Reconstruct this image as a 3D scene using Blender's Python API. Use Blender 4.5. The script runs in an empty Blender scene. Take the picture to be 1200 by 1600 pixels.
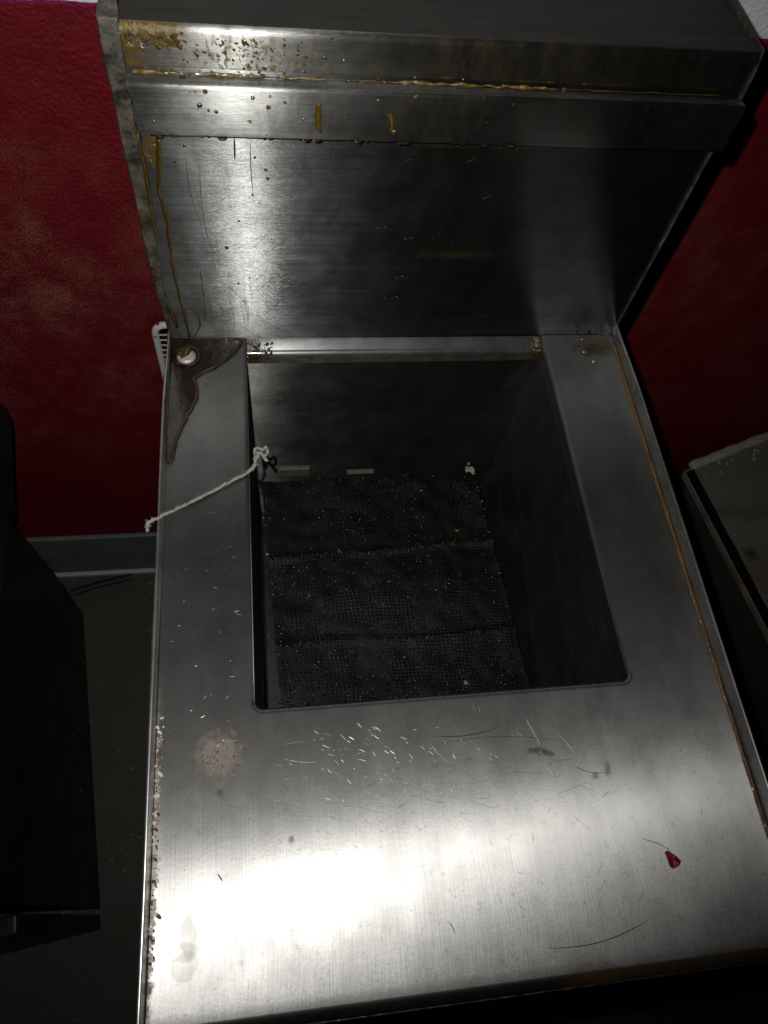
import bpy, bmesh, math, random
from mathutils import Vector, Euler, Matrix, noise as mnoise
random.seed(7)
SC = bpy.context.scene
COL = SC.collection
# ------------------------------------------------------------------ camera
CAM_P = Vector((-.1173, -.4498, .5135)); F = 1173.26
CAM_R = Euler((.4952, -.1069, -.1042), 'XYZ').to_matrix()
cd = bpy.data.cameras.new('camera'); cam = bpy.data.objects.new('camera', cd); COL.objects.link(cam)
cam.location = CAM_P; cam.rotation_euler = CAM_R.to_euler()
cd.sensor_fit = 'VERTICAL'; cd.sensor_height = 36; cd.lens = 36 * F / 1600
cd.clip_start = .02; cd.clip_end = 60
SC.camera = cam
# ------------------------------------------------------------------ light: an unlit room and the phone's flash
w = bpy.data.worlds.new('World'); SC.world = w; w.use_nodes = True
w.node_tree.nodes['Background'].inputs[0].default_value = (.75, .9, 1, 1)
w.node_tree.nodes['Background'].inputs[1].default_value = .0035
FL_POS = CAM_P + CAM_R @ Vector((-.026, .030, .004))
fd = bpy.data.lights.new('flash', 'SPOT'); fl = bpy.data.objects.new('flash', fd); COL.objects.link(fl)
fd.energy = 13; fd.color = (1, .97, .93); fd.shadow_soft_size = .0035
fd.spot_size = math.radians(132); fd.spot_blend = 1
fl.location = FL_POS
fl.rotation_euler = (Vector((-.20, .04, .04)) - FL_POS).to_track_quat('-Z', 'Y').to_euler()
SC.view_settings.view_transform = 'Standard'; SC.view_settings.look = 'None'
SC.view_settings.exposure = 0; SC.view_settings.gamma = 1
SC.render.engine = 'CYCLES'
SC.cycles.max_bounces = 8; SC.cycles.caustics_reflective = False; SC.cycles.caustics_refractive = False
SC.cycles.sample_clamp_indirect = 3

FLOOR = -.908; WALL = .2; SLAB = -.485

# where the line of sight through a point of the photograph meets a real surface
def at(u, v, ax, val):
    d = CAM_R @ Vector(((u - 600) / F, -(v - 800) / F, -1)); i = 'xyz'.index(ax)
    return CAM_P + d * ((val - CAM_P[i]) / d[i])

# ------------------------------------------------------------------ node helpers
class S:
    def __init__(s, g, o): s.g, s.o = g, o
    def __add__(a, b): return a.g.m('ADD', a, b)
    def __radd__(a, b): return a.g.m('ADD', b, a)
    def __sub__(a, b): return a.g.m('SUBTRACT', a, b)
    def __rsub__(a, b): return a.g.m('SUBTRACT', b, a)
    def __mul__(a, b): return a.g.m('MULTIPLY', a, b)
    def __rmul__(a, b): return a.g.m('MULTIPLY', b, a)
    def __truediv__(a, b): return a.g.m('DIVIDE', a, b)
    def abs(a): return a.g.m('ABSOLUTE', a, 0)
    def max(a, b): return a.g.m('MAXIMUM', a, b)
    def min(a, b): return a.g.m('MINIMUM', a, b)
    def pow(a, b): return a.g.m('POWER', a, b)
    def clamp(a): return a.g.ramp(a, 0, 1)
class G:
    def __init__(s, name):
        s.mat = bpy.data.materials.new(name); s.mat.use_nodes = True
        s.t = s.mat.node_tree; s.t.nodes.clear()
        s.out = s.t.nodes.new('ShaderNodeOutputMaterial')
        s.tc = s.t.nodes.new('ShaderNodeTexCoord'); s.P = S(s, s.tc.outputs['Object'])
        sx = s.t.nodes.new('ShaderNodeSeparateXYZ'); s.t.links.new(s.P.o, sx.inputs[0])
        s.x, s.y, s.z = (S(s, o) for o in sx.outputs)
    def put(s, sock, v):
        if isinstance(v, S): s.t.links.new(v.o, sock)
        elif isinstance(v, (tuple, list)) and len(v) == 3 and sock.type == 'RGBA': sock.default_value = (*v, 1)
        else: sock.default_value = v
    def m(s, op, a, b):
        n = s.t.nodes.new('ShaderNodeMath'); n.operation = op
        s.put(n.inputs[0], a); s.put(n.inputs[1], b); return S(s, n.outputs[0])
    def ramp(s, v, a, b, lo=0., hi=1., smooth=False):
        n = s.t.nodes.new('ShaderNodeMapRange'); n.clamp = True
        if smooth: n.interpolation_type = 'SMOOTHSTEP'
        for i, q in enumerate((v, a, b, lo, hi)): s.put(n.inputs[i], q)
        return S(s, n.outputs[0])
    def vec(s, scale, off=(0, 0, 0), rot=(0, 0, 0)):
        n = s.t.nodes.new('ShaderNodeMapping'); s.put(n.inputs[0], s.P)
        n.inputs['Scale'].default_value = scale; n.inputs['Location'].default_value = off; n.inputs['Rotation'].default_value = rot
        return S(s, n.outputs[0])
    def noise(s, scale, detail=3, rough=.55, vec=None, dist=0):
        n = s.t.nodes.new('ShaderNodeTexNoise'); s.put(n.inputs['Vector'], vec or s.P)
        n.inputs['Scale'].default_value = scale; n.inputs['Detail'].default_value = detail
        n.inputs['Roughness'].default_value = rough; n.inputs['Distortion'].default_value = dist
        return S(s, n.outputs[0])
    def voro(s, scale, vec=None):
        n = s.t.nodes.new('ShaderNodeTexVoronoi'); s.put(n.inputs['Vector'], vec or s.P)
        n.inputs['Scale'].default_value = scale; return S(s, n.outputs[0])
    def mix(s, f, a, b):
        n = s.t.nodes.new('ShaderNodeMix'); n.data_type = 'RGBA'
        s.put(n.inputs[0], f); s.put(n.inputs[6], a); s.put(n.inputs[7], b); return S(s, n.outputs[2])
    def bump(s, h, dist=.001, strength=1., normal=None):
        n = s.t.nodes.new('ShaderNodeBump'); s.put(n.inputs['Height'], h)
        n.inputs['Distance'].default_value = dist; n.inputs['Strength'].default_value = strength
        if normal: s.put(n.inputs['Normal'], normal)
        return S(s, n.outputs[0])
    def bsdf(s, **k):
        n = s.t.nodes.new('ShaderNodeBsdfPrincipled')
        nm = dict(color='Base Color', metal='Metallic', rough='Roughness', aniso='Anisotropic', tangent='Tangent', normal='Normal',
                  spec='Specular IOR Level', coat='Coat Weight', coatr='Coat Roughness', trans='Transmission Weight', ior='IOR', arot='Anisotropic Rotation')
        for a, v in k.items(): s.put(n.inputs[nm[a]], v)
        return S(s, n.outputs[0])
    def smix(s, f, a, b):
        n = s.t.nodes.new('ShaderNodeMixShader'); s.put(n.inputs[0], f); s.put(n.inputs[1], a); s.put(n.inputs[2], b); return S(s, n.outputs[0])
    def transp(s, c):
        n = s.t.nodes.new('ShaderNodeBsdfTransparent'); s.put(n.inputs[0], c); return S(s, n.outputs[0])
    def done(s, sh): s.t.links.new(sh.o, s.out.inputs[0]); return s.mat
    def const(s, v):
        n = s.t.nodes.new('ShaderNodeCombineXYZ')
        for i in range(3): n.inputs[i].default_value = v[i]
        return S(s, n.outputs[0])
    def spot(s, a, b, c, r, wob=.5, sc=120, soft=.35):
        """mask of an irregular patch: c = centre on the two coordinates a and b, r = its two radii"""
        d = (((a - c[0]) / r[0]).pow(2) + ((b - c[1]) / r[1]).pow(2)).pow(.5) + (s.noise(sc, 4, .65) - .5) * (2 * wob)
        return s.ramp(d, 1 - soft, 1, 1, 0)

# brushed stainless sheet; grain runs along 'axis'
def steel(name, axis, col=(.56, .56, .54), rough=.3, aniso=.75, film=.12, filmc=(.16, .155, .14), extra=None, wav=.0006, turn=0, wide=.4, fan=None, fanr=.2, gk=1., sk=.62):
    g = G(name)
    long_, fine = 9, 900
    sc = {'x': (long_, fine, fine), 'y': (fine, long_, fine), 'z': (fine, fine, long_)}[axis]
    gr = g.noise(1, 5, .6, g.vec(sc))
    gr2 = g.noise(1, 3, .6, g.vec(tuple(q * .22 for q in sc)))
    bl = g.noise(14, 5, .62); bl2 = g.noise(55, 4, .6); bl3 = g.noise(420, 3, .6)
    r = rough + (gr - .5) * .16 * gk + (gr2 - .5) * .08 * gk + (bl - .5) * .10 + (bl2 - .5) * .08
    n1 = g.bump(g.noise(5, 2, .5), .02, wav * 25)
    n2 = g.bump(gr, .0001, 1., n1)
    n2 = g.bump(bl3, .0004, .035, n2)
    tv = {'x': (0, 0, 1), 'y': (1, 0, 0), 'z': (0, 1, 0)}[axis]
    if turn: tv = (Matrix.Rotation(turn, 3, 'Z') @ Vector(tv))[:]
    sm = g.noise(26, 7, .68, None, .4); wipe = g.noise(1, 4, .6, g.vec(tuple((60 if q == fine else 16) for q in sc)))
    r = r + (sm - .5) * .12
    c = g.mix(g.ramp(sm * .6 + wipe * .4, .36, .62), tuple(q * sk for q in col), tuple(min(1, q * 1.08) for q in col))
    c = g.mix(g.ramp(g.noise(190, 3, .7), .60, .72, 0, .5), c, tuple(q * .45 for q in col))
    r = g.ramp(r, .06, 1, .06, 1)
    sh = g.bsdf(color=c, metal=1., rough=r, aniso=aniso, tangent=g.const(tv), normal=n2)
    sh = g.smix(wide, sh, g.bsdf(color=c, metal=1., rough=r + .18, aniso=aniso * .55, tangent=g.const(tv), normal=n2))
    if fan:                                        # cross-brushed sheet: its grooves face a fan of directions along z
        acc = 1 - sum(q[1] for q in fan); 
        for tz, wt in fan:
            v = g.t.nodes.new('ShaderNodeVectorMath'); v.operation = 'ADD'; g.put(v.inputs[0], n2); v.inputs[1].default_value = (0, 0, tz)
            u = g.t.nodes.new('ShaderNodeVectorMath'); u.operation = 'NORMALIZE'; g.t.links.new(v.outputs[0], u.inputs[0])
            acc += wt
            sh = g.smix(wt / acc, sh, g.bsdf(color=g.mix(.45, c, (.02, .02, .02)), metal=1., rough=(r - rough) * .35 + fanr, aniso=aniso, tangent=g.const(tv), normal=S(g, u.outputs[0])))
    # dried film of grease and dust that scatters
    fm = g.ramp(bl * .3 + bl2 * .35 + bl3 * .35, .36, .66, film * .5, film * 1.6)
    fs = g.bsdf(color=g.mix(bl3, tuple(q * .6 for q in filmc), tuple(q * 1.3 for q in filmc)), rough=.6, normal=n2, spec=.25)
    sh = g.smix(fm, sh, fs)
    if extra: sh = extra(g, sh, n2)
    return g.done(sh)

def amber(g, mask, sh, dark=1.):
    h = g.noise(260, 4, .6); lump = g.voro(210)
    nb = g.bump(h * .6 + lump * .5 + g.noise(700, 3, .6) * .4, .002, 1.)
    c = g.mix(g.noise(90, 4, .7), (.012 * dark, .008 * dark, .002), (.20 * dark, .120 * dark, .007))
    return g.smix(mask, sh, g.bsdf(color=c, rough=.2, spec=.8, normal=nb, coat=.8, coatr=.08))
def paint(g, mask, sh, col, rough=.6):
    return g.smix(mask, sh, g.bsdf(color=col, rough=rough, spec=.3))

# ------------------------------------------------------------------ mesh helpers
ROOT = Vector((0, -.25, FLOOR))
def link(name, me, mat, parent=None, smooth=False, base=None):
    o = bpy.data.objects.new(name, me); COL.objects.link(o)
    if mat: me.materials.append(mat)
    if smooth: me.polygons.foreach_set('use_smooth', [True] * len(me.polygons))
    if parent:
        o.parent = parent
        b = parent.matrix_world_base if False else Vector(parent.get('base', (0, 0, 0)))
        o.matrix_parent_inverse = Matrix.Translation(-b)
    return o
def mesh(name, vs, fs, mat, parent=None, smooth=False):
    me = bpy.data.meshes.new(name); me.from_pydata([tuple(v) for v in vs], [], fs); me.update()
    bm = bmesh.new(); bm.from_mesh(me); bmesh.ops.recalc_face_normals(bm, faces=bm.faces); bm.to_mesh(me); bm.free()
    return link(name, me, mat, parent, smooth)
def autosm(o, ang=35):
    me = o.data; me.polygons.foreach_set('use_smooth', [True] * len(me.polygons))
    me.set_sharp_from_angle(angle=math.radians(ang)); return o
class MB:
    def __init__(s): s.v, s.f = [], []
    def add(s, vs, fs):
        k = len(s.v); s.v += [tuple(q) for q in vs]; s.f += [tuple(i + k for i in f) for f in fs]
    def box(s, a, b, M=None):
        vs = [Vector((x, y, z)) for x in (a[0], b[0]) for y in (a[1], b[1]) for z in (a[2], b[2])]
        if M: vs = [M @ q for q in vs]
        s.add(vs, [(0, 1, 3, 2), (4, 6, 7, 5), (0, 4, 5, 1), (2, 3, 7, 6), (0, 2, 6, 4), (1, 5, 7, 3)])
    def tube(s, pts, r, n=8, flat=None, cap=True):
        """round bar through pts; r a number or one per point; flat=(normal, height factor) squeezes it along a normal"""
        pts = [Vector(p) for p in pts]; k0 = len(s.v); N = len(pts)
        up = Vector(flat[0]) if flat else Vector((.13, .31, .94))
        for i, p in enumerate(pts):
            t = (pts[min(i + 1, N - 1)] - pts[max(i - 1, 0)]).normalized()
            a = t.cross(up)
            if a.length < 1e-4: a = t.cross(Vector((1, 0, 0)))
            a.normalize(); b = a.cross(t).normalized()
            rr = r[i] if isinstance(r, (list, tuple)) else r
            for q in range(n):
                an = 2 * math.pi * q / n
                s.v.append(tuple(p + a * math.cos(an) * rr + b * math.sin(an) * rr * (flat[1] if flat else 1)))
        for i in range(N - 1):
            for q in range(n):
                q2 = (q + 1) % n
                s.f.append((k0 + i * n + q, k0 + i * n + q2, k0 + i * n + n + q2, k0 + i * n + n + q))
        if cap:
            s.f.append(tuple(k0 + q for q in range(n))); s.f.append(tuple(k0 + (N - 1) * n + q for q in range(n)))
    def lump(s, p, nrm, r, h, n=8, stretch=1., ang=0., jag=.15):
        """low dome sitting on a surface"""
        nrm = Vector(nrm); p = Vector(p); a = nrm.orthogonal().normalized(); b = nrm.cross(a)
        a, b = a * math.cos(ang) + b * math.sin(ang), b * math.cos(ang) - a * math.sin(ang)
        k = len(s.v); jj = [1 + random.uniform(-jag, jag) for _ in range(n)]
        for rr, hh in ((1, -.05), (.8, .6), (.42, .92)):
            for q in range(n):
                an = 2 * math.pi * q / n
                s.v.append(tuple(p + a * math.cos(an) * r * rr * jj[q] * stretch + b * math.sin(an) * r * rr * jj[q] + nrm * h * hh))
        s.v.append(tuple(p + nrm * h))
        for l in range(2):
            for q in range(n):
                q2 = (q + 1) % n; s.f.append((k + l * n + q, k + l * n + q2, k + l * n + n + q2, k + l * n + n + q))
        for q in range(n): s.f.append((k + 2 * n + q, k + 2 * n + (q + 1) % n, k + 3 * n))
    def chip(s, p, r, up=Vector((0, 0, 1))):
        """an irregular crumb"""
        k = len(s.v); p = Vector(p)
        R = Euler([random.uniform(0, 6) for _ in range(3)]).to_matrix()
        for c in ((1, 0, 0), (-1, 0, 0), (0, 1, 0), (0, -1, 0), (0, 0, 1), (0, 0, -1)):
            s.v.append(tuple(p + R @ (Vector(c) * r * random.uniform(.5, 1.2))))
        s.f += [tuple(k + i for i in f) for f in ((0, 2, 4), (2, 1, 4), (1, 3, 4), (3, 0, 4), (2, 0, 5), (1, 2, 5), (3, 1, 5), (0, 3, 5))]
    def strip(s, pts, nrm, wd, lift=.00006):
        """a hair-thin raised mark on a surface"""
        nrm = Vector(nrm); pts = [Vector(p) for p in pts]; N = len(pts); k = len(s.v)
        for i, p in enumerate(pts):
            t = (pts[min(i + 1, N - 1)] - pts[max(i - 1, 0)]).normalized(); a = t.cross(nrm).normalized()
            e = min(i, N - 1 - i) / max(1, (N - 1) / 2); ww = wd * (.25 + .75 * min(1, e * 2)) / 2
            s.v += [tuple(p - a * ww + nrm * .00003), tuple(p + nrm * lift), tuple(p + a * ww + nrm * .00003)]
        for i in range(N - 1):
            q = k + 3 * i; s.f += [(q, q + 1, q + 4, q + 3), (q + 1, q + 2, q + 5, q + 4)]
    def build(s, name, mat, parent=None, smooth=False, sharp=None):
        o = mesh(name, s.v, s.f, mat, parent, smooth)
        if sharp: autosm(o, sharp)
        return o
def bevel(o, wd=.001, seg=2):
    m = o.modifiers.new('bevel', 'BEVEL'); m.width = wd; m.segments = seg; m.limit_method = 'ANGLE'; m.angle_limit = math.radians(40)
    return o
def thing(name, label, cat, base, group=None):
    o = bpy.data.objects.new(name, None); COL.objects.link(o); o.location = base; o.empty_display_size = .05
    o['label'] = label; o['category'] = cat; o['base'] = tuple(base)
    if group: o['group'] = group
    return o
def tag(o, label, cat, group=None):
    o['label'] = label; o['category'] = cat
    if group: o['group'] = group
    return o
def seat(o):
    """put a one-mesh thing's origin at its base"""
    vs = o.data.vertices; n = len(vs)
    c = Vector((sum(v.co.x for v in vs) / n, sum(v.co.y for v in vs) / n, min(v.co.z for v in vs)))
    o.data.transform(Matrix.Translation(-c)); o.location = c; return o
def sweep(name, prof, axis, a, b, mat, parent, n=1, jit=None, close=False, caps=True):
    """profile [(p,q)...] drawn in the plane across 'axis', run from a to b"""
    vs, fs = [], []; m = len(prof)
    for i in range(n + 1):
        t = a + (b - a) * i / n
        for k, (p, q) in enumerate(prof):
            d = jit(t, k) if jit else (0, 0)
            p2, q2 = p + d[0], q + d[1]
            vs.append((t, p2, q2) if axis == 'x' else (p2, t, q2) if axis == 'y' else (p2, q2, t))
    for i in range(n):
        for k in range(m if close else m - 1):
            k2 = (k + 1) % m; fs.append((i * m + k, i * m + k2, i * m + m + k2, i * m + m + k))
    if close and caps: fs += [tuple(range(m)), tuple(range(n * m, n * m + m))]
    return autosm(mesh(name, vs, fs, mat, parent), 40)
def arc(cx, cy, r, a0, a1, n=5):
    return [(cx + r * math.cos(math.radians(a0 + (a1 - a0) * i / n)), cy + r * math.sin(math.radians(a0 + (a1 - a0) * i / n))) for i in range(n + 1)]
def smoothline(pts, per=6):
    out = []; P = [Vector(p) for p in pts]
    for i in range(len(P) - 1):
        p0, p1, p2, p3 = P[max(i - 1, 0)], P[i], P[i + 1], P[min(i + 2, len(P) - 1)]
        for k in range(per):
            t = k / per
            out.append(.5 * ((2 * p1) + (p2 - p0) * t + (2 * p0 - 5 * p1 + 4 * p2 - p3) * t * t + (3 * p1 - p0 - 3 * p2 + p3) * t ** 3))
    out.append(P[-1]); return out

# ------------------------------------------------------------------ plain materials
def simple(name, col, rough=.5, metal=0., spec=.4, var=.3, sc=60, bump=.3, dist=.001):
    g = G(name); n = g.noise(sc, 4, .6)
    c = g.mix(n, tuple(q * (1 - var) for q in col), tuple(min(1, q * (1 + var)) for q in col))
    return g.done(g.bsdf(color=c, rough=g.ramp(n, .3, .7, max(.03, rough - .08), rough + .08), metal=metal, spec=spec, normal=g.bump(g.noise(sc * 5, 4, .6), dist, bump)))
def mat_wall():
    g = G('red_and_white_wall_paint')
    edge = g.z + (g.noise(40, 4, .7) - .5) * .006
    white = g.ramp(edge, .1615, .1622)
    pink = g.ramp(edge, .1575, .1595) * (1 - white)
    blot = g.noise(6, 5, .6); fine = g.noise(900, 2, .6); mid = g.noise(30, 5, .65)
    red = g.mix(mid, (.110, .0016, .0062), (.165, .0026, .0095))
    red = g.mix(g.ramp(blot, .55, .7, 0, .6), red, (.07, .0014, .006))
    # chalky scuffs, thickest low down to the left
    reg = g.ramp(g.z, .10, -.08) * g.ramp(g.x, -.22, -.40, .35, 1) * g.ramp(g.z, -.55, -.25)
    sc = g.ramp(g.noise(13, 6, .66, g.vec((1, 1, .8))) + (g.noise(520, 3, .7) - .5) * 1.5 + (mid - .5) * .4, .46, .86) * reg
    red = g.mix((sc * .8).clamp(), red, (.34, .17, .12))
    dust = g.ramp(g.noise(230, 3, .7) + (mid - .5) * .5, .66, .82) * .3
    red = g.mix(dust, red, (.30, .10, .09))
    c = g.mix(pink, red, (.21, .006, .07)); c = g.mix(white, c, g.mix(mid, (.78, .78, .84), (.86, .86, .90)))
    nb = g.bump(g.noise(240, 5, .65) + g.noise(30, 3, .5) * 1.5 + g.noise(110, 3, .6) * .8, .0018, .9)
    return g.done(g.bsdf(color=c, rough=.55, spec=.35, normal=nb))
def mat_floor(name, a, b, stain=None):
    g = G(name); n = g.noise(9, 6, .65); f = g.noise(420, 3, .6)
    c = g.mix(n, a, b); c = g.mix(g.ramp(f, .62, .75, 0, .5), c, tuple(q * 1.9 for q in b))
    c = g.mix(g.ramp(g.noise(70, 2, .5), .70, .74, 0, .55), c, (.22, .21, .18))
    if stain: c = stain(g, c, f)
    return g.done(g.bsdf(color=c, rough=g.ramp(n, .3, .7, .4, .75), spec=.3, normal=g.bump(f + g.noise(50, 4, .6), .0012, .5)))
def slab_stain(g, c, f):
    for p, r, col, k in (((1170, 905), (.06, .045), (.17, .115, .055), .85), ((1150, 800), (.16, .02), (.10, .09, .07), .6),
                         ((1176, 925), (.02, .02), (.36, .30, .2), .7), ((1175, 865), (.016, .014), (.01, .01, .01), .7), ((1175, 738), (.03, .012), (.16, .15, .14), .6)):
        q = at(*p, 'z', SLAB); c = g.mix(g.spot(g.x, g.y, q, r, .7, 45, .8) * k, c, col)
    return c
M_WALL = mat_wall()
M_FLOOR = mat_floor('grey_concrete_floor', (.040, .044, .036), (.072, .076, .062))
M_SLAB = mat_floor('stained_concrete', (.12, .116, .10), (.24, .23, .19), slab_stain)
M_SKIRT = simple('dark_skirting_tile', (.12, .14, .14), .5, var=.45, sc=25)
M_TRIM = simple('pale_plastic_trim', (.42, .44, .45), .5, var=.15)
M_BATTEN = simple('crusted_white_paint', (.42, .43, .40), .8, var=.35, sc=45, bump=.8, dist=.003)
M_BLACKSHEET = simple('black_painted_sheet', (.009, .0105, .0095), .42, var=.5, sc=22, spec=.35)
M_BLACKIRON = simple('black_iron', (.016, .016, .015), .6, var=.5, sc=80)
M_RUBBER = simple('black_rubber', (.006, .006, .006), .75, spec=.15, var=.4)
M_WIRE = simple('white_coated_wire', (.52, .53, .54), .4, var=.12, sc=60, bump=.1)
M_RUSTSPOT = simple('rust_brown', (.085, .040, .014), .7, var=.5, sc=200)
M_ROPE = simple('frayed_cotton', (.31, .30, .28), .9, var=.5, sc=420, bump=.6)
M_CHAR = simple('charred_crumbs', (.011, .010, .0085), .18, spec=.8, var=.7, sc=300)
M_PALECRUMB = simple('pale_batter_crumb', (.40, .36, .29), .75, var=.35, sc=500, bump=.6)
M_ORANGECRUMB = simple('orange_crumb', (.45, .16, .03), .6, var=.35, sc=500)
M_WHITEPAINT = simple('white_flake', (.55, .53, .48), .7, var=.25, sc=400)
M_REDCHIP = simple('red_chip', (.24, .006, .014), .25, spec=.6, var=.5, sc=250, bump=.4)
M_SCR = simple('bright_scratched_steel', (.30, .30, .30), .40, metal=1, var=.1, bump=.1)
M_DARKMARK = simple('dark_scuff', (.028, .028, .027), .6, var=.5, sc=300)
M_OILDROP = None
def mat_oil(name, deep, thin, cov):
    g = G(name); n = g.noise(70, 3, .6)
    s1 = g.bsdf(color=g.mix(n, deep, thin), rough=.12, spec=.8, coat=.8, coatr=.04, normal=g.bump(g.noise(420, 4, .65), .0012, .8))
    return g.done(g.smix(cov, g.transp(tuple(min(1, .25 + q * 3) for q in thin)), s1))
M_AMBER = mat_oil('sticky_amber_oil', (.020, .012, .0015), (.17, .100, .006), .9)
M_AMBERDARK = mat_oil('old_amber_oil', (.009, .006, .0015), (.070, .042, .004), .92)
g = G('thin_brown_oil'); n_ = g.noise(38, 4, .65)
M_PUDDLE = g.done(g.smix(g.ramp(n_, .35, .65, .35, .8), g.transp((.42, .37, .32)), g.bsdf(color=g.mix(n_, (.012, .009, .007), (.030, .016, .010)), rough=.05, spec=.9, coat=1., coatr=.02, normal=g.bump(g.noise(60, 3, .5), .002, .25))))
M_PUDDLERIM = mat_oil('thick_brown_oil', (.012, .005, .003), (.035, .015, .009), .9)

# ------------------------------------------------------------------ the setting
def structure(o): o['kind'] = 'structure'; return o
mb = MB(); mb.box((-2.5, -2.5, FLOOR - .1), (2.5, WALL + .12, FLOOR)); structure(mb.build('floor', M_FLOOR))
wall = structure(mesh('wall', [(-2.5, WALL, FLOOR), (2.5, WALL, FLOOR), (2.5, WALL, 1.6), (-2.5, WALL, 1.6), (-2.5, WALL + .12, FLOOR), (2.5, WALL + .12, FLOOR), (2.5, WALL + .12, 1.6), (-2.5, WALL + .12, 1.6)],
                      [(0, 1, 2, 3), (5, 4, 7, 6), (3, 2, 6, 7), (1, 5, 6, 2), (4, 0, 3, 7)], M_WALL))
wall['base'] = (0, 0, 0)
mb = MB(); mb.box((-2.4, WALL - .010, FLOOR + .012), (.52, WALL - .0005, -.752)); bevel(mb.build('skirting', M_SKIRT, wall), .003)
mb = MB(); mb.box((-2.4, WALL - .016, FLOOR + .0005), (.52, WALL - .0005, FLOOR + .0115)); bevel(mb.build('skirting_trim', M_TRIM, wall), .002)
mb = MB()
for k in range(60):
    p = Vector((random.uniform(-.75, -.15), random.uniform(-.7, WALL - .02), FLOOR)); mb.lump(p, (0, 0, 1), random.choice((.0008, .0012, .002, .003)), .0012, 6, random.uniform(1, 2), random.uniform(0, 3), .4)
mb.build('floor_dust', simple('pale_floor_dust', (.12, .115, .10), .9, var=.5, sc=40))['kind'] = 'stuff'
# ------------------------------------------------------------------ fryer
XL, XR, YF, YB = -.1366, .1314, -.3233, -.0128
D = -.5045; HW = .2
fryer = thing('deep_fryer', 'grease stained stainless steel deep fryer with open tank and tall backsplash', 'deep fryer', ROOT)
g_off = {}
def ex_plate(g, sh, nb):
    sp = lambda px, r, wob=.5, s=150, soft=.35: g.spot(g.x, g.y, at(*px, 'z', 0), r, wob, s, soft)
    # dried beige spill with brown specks
    a = sp((342, 1180), (.0165, .0175), .8, 110, .45) * g.ramp(g.noise(1, 4, .7, g.vec((900, 260, 900))), .34, .52)
    sh = paint(g, a * .7, sh, (.25, .20, .165))
    sh = paint(g, a.max(sp((372, 1185), (.010, .014), .5)) * g.ramp(g.noise(330, 2, .5), .62, .66), sh, (.055, .022, .010))
    for p, r, k in (((838, 1172), (.0085, .0028), .8), ((855, 1177), (.006, .003), .8), ((950, 1202), (.0034, .006), .6), ((930, 1212), (.0035, .003), .6), ((344, 1238), (.003, .003), .75), ((455, 1313), (.0025, .003), .7)):
        sh = paint(g, sp(p, r, .95, 260, .6) * k * .85, sh, (.035, .035, .032))
    # torn paper left by a sticker
    for p, r in (((293, 1462), (.006, .012)), ((285, 1488), (.009, .0055)), ((288, 1510), (.008, .009))):
        sh = paint(g, sp(p, r, .5, 95, .2) * .3, sh, (.5, .48, .42))
    # grime along the back corners, along both rims and along the front fold
    sh = amber(g, (sp((935, 545), (.03, .012), .8, 90, .8) * .7), sh, .5)
    lr = g.ramp(g.x + (g.noise(160, 4, .7) - .5) * .012, -.1965, -.1995) * g.ramp(g.y, -.30, -.40)
    sh = paint(g, lr * .95, sh, g.mix(g.ramp(g.noise(140, 3, .6), .45, .6), (.42, .38, .32), (.13, .055, .012)))
    fr = g.ramp(g.y + (g.noise(60, 4, .7) - .5) * .012, -.4950, -.4990) * g.ramp(g.x + (g.noise(30, 2) - .5) * .06, .03, .06)
    sh = paint(g, fr * .75, sh, g.mix(g.noise(120, 4, .6), (.030, .018, .010), (.17, .095, .04)), .4)
    return sh
def ex_back(g, sh, nb):
    sp = lambda px, r, wob=.5, s=150, soft=.35: g.spot(g.x, g.z, (at(*px, 'y', 0).x, at(*px, 'y', 0).z), r, wob, s, soft)
    thin = g.noise(1, 4, .6, g.vec((420, 420, 14)))
    # weak runs of oil low on the left
    film = g.ramp(g.noise(1, 5, .7, g.vec((90, 90, 16))), .50, .68) * g.ramp(g.x, -.11, -.16)
    sh = paint(g, film * .4, sh, g.mix(g.noise(150, 4, .7), (.018, .015, .007), (.07, .058, .028)), .4)
    m = sp((400, 490), (.055, .050), .55, 60, .9) * g.ramp(thin, .56, .68)
    sh = amber(g, m * .75, sh, .9)
    sh = amber(g, sp((320, 480), (.022, .035), .5, 60, .9) * g.ramp(thin, .58, .66) * .8, sh, .8)
    sh = amber(g, sp((240, 235), (.0075, .016), .6, 110, .5) * .9, sh, .8)
    sh = amber(g, sp((700, 398), (.04, .005), .9, 60, .9) * .35, sh, .5)
    sh = amber(g, sp((690, 225), (.11, .004), .9, 60, .9) * .25, sh, .5)
    # a band where the sheet was rubbed: scattered dark fine wear
    rub = sp((430, 460), (.05, .04), .6, 50, .9) * g.ramp(g.noise(500, 3, .7), .5, .62)
    sh = paint(g, rub * .45, sh, (.03, .03, .03))
    return sh
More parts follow.
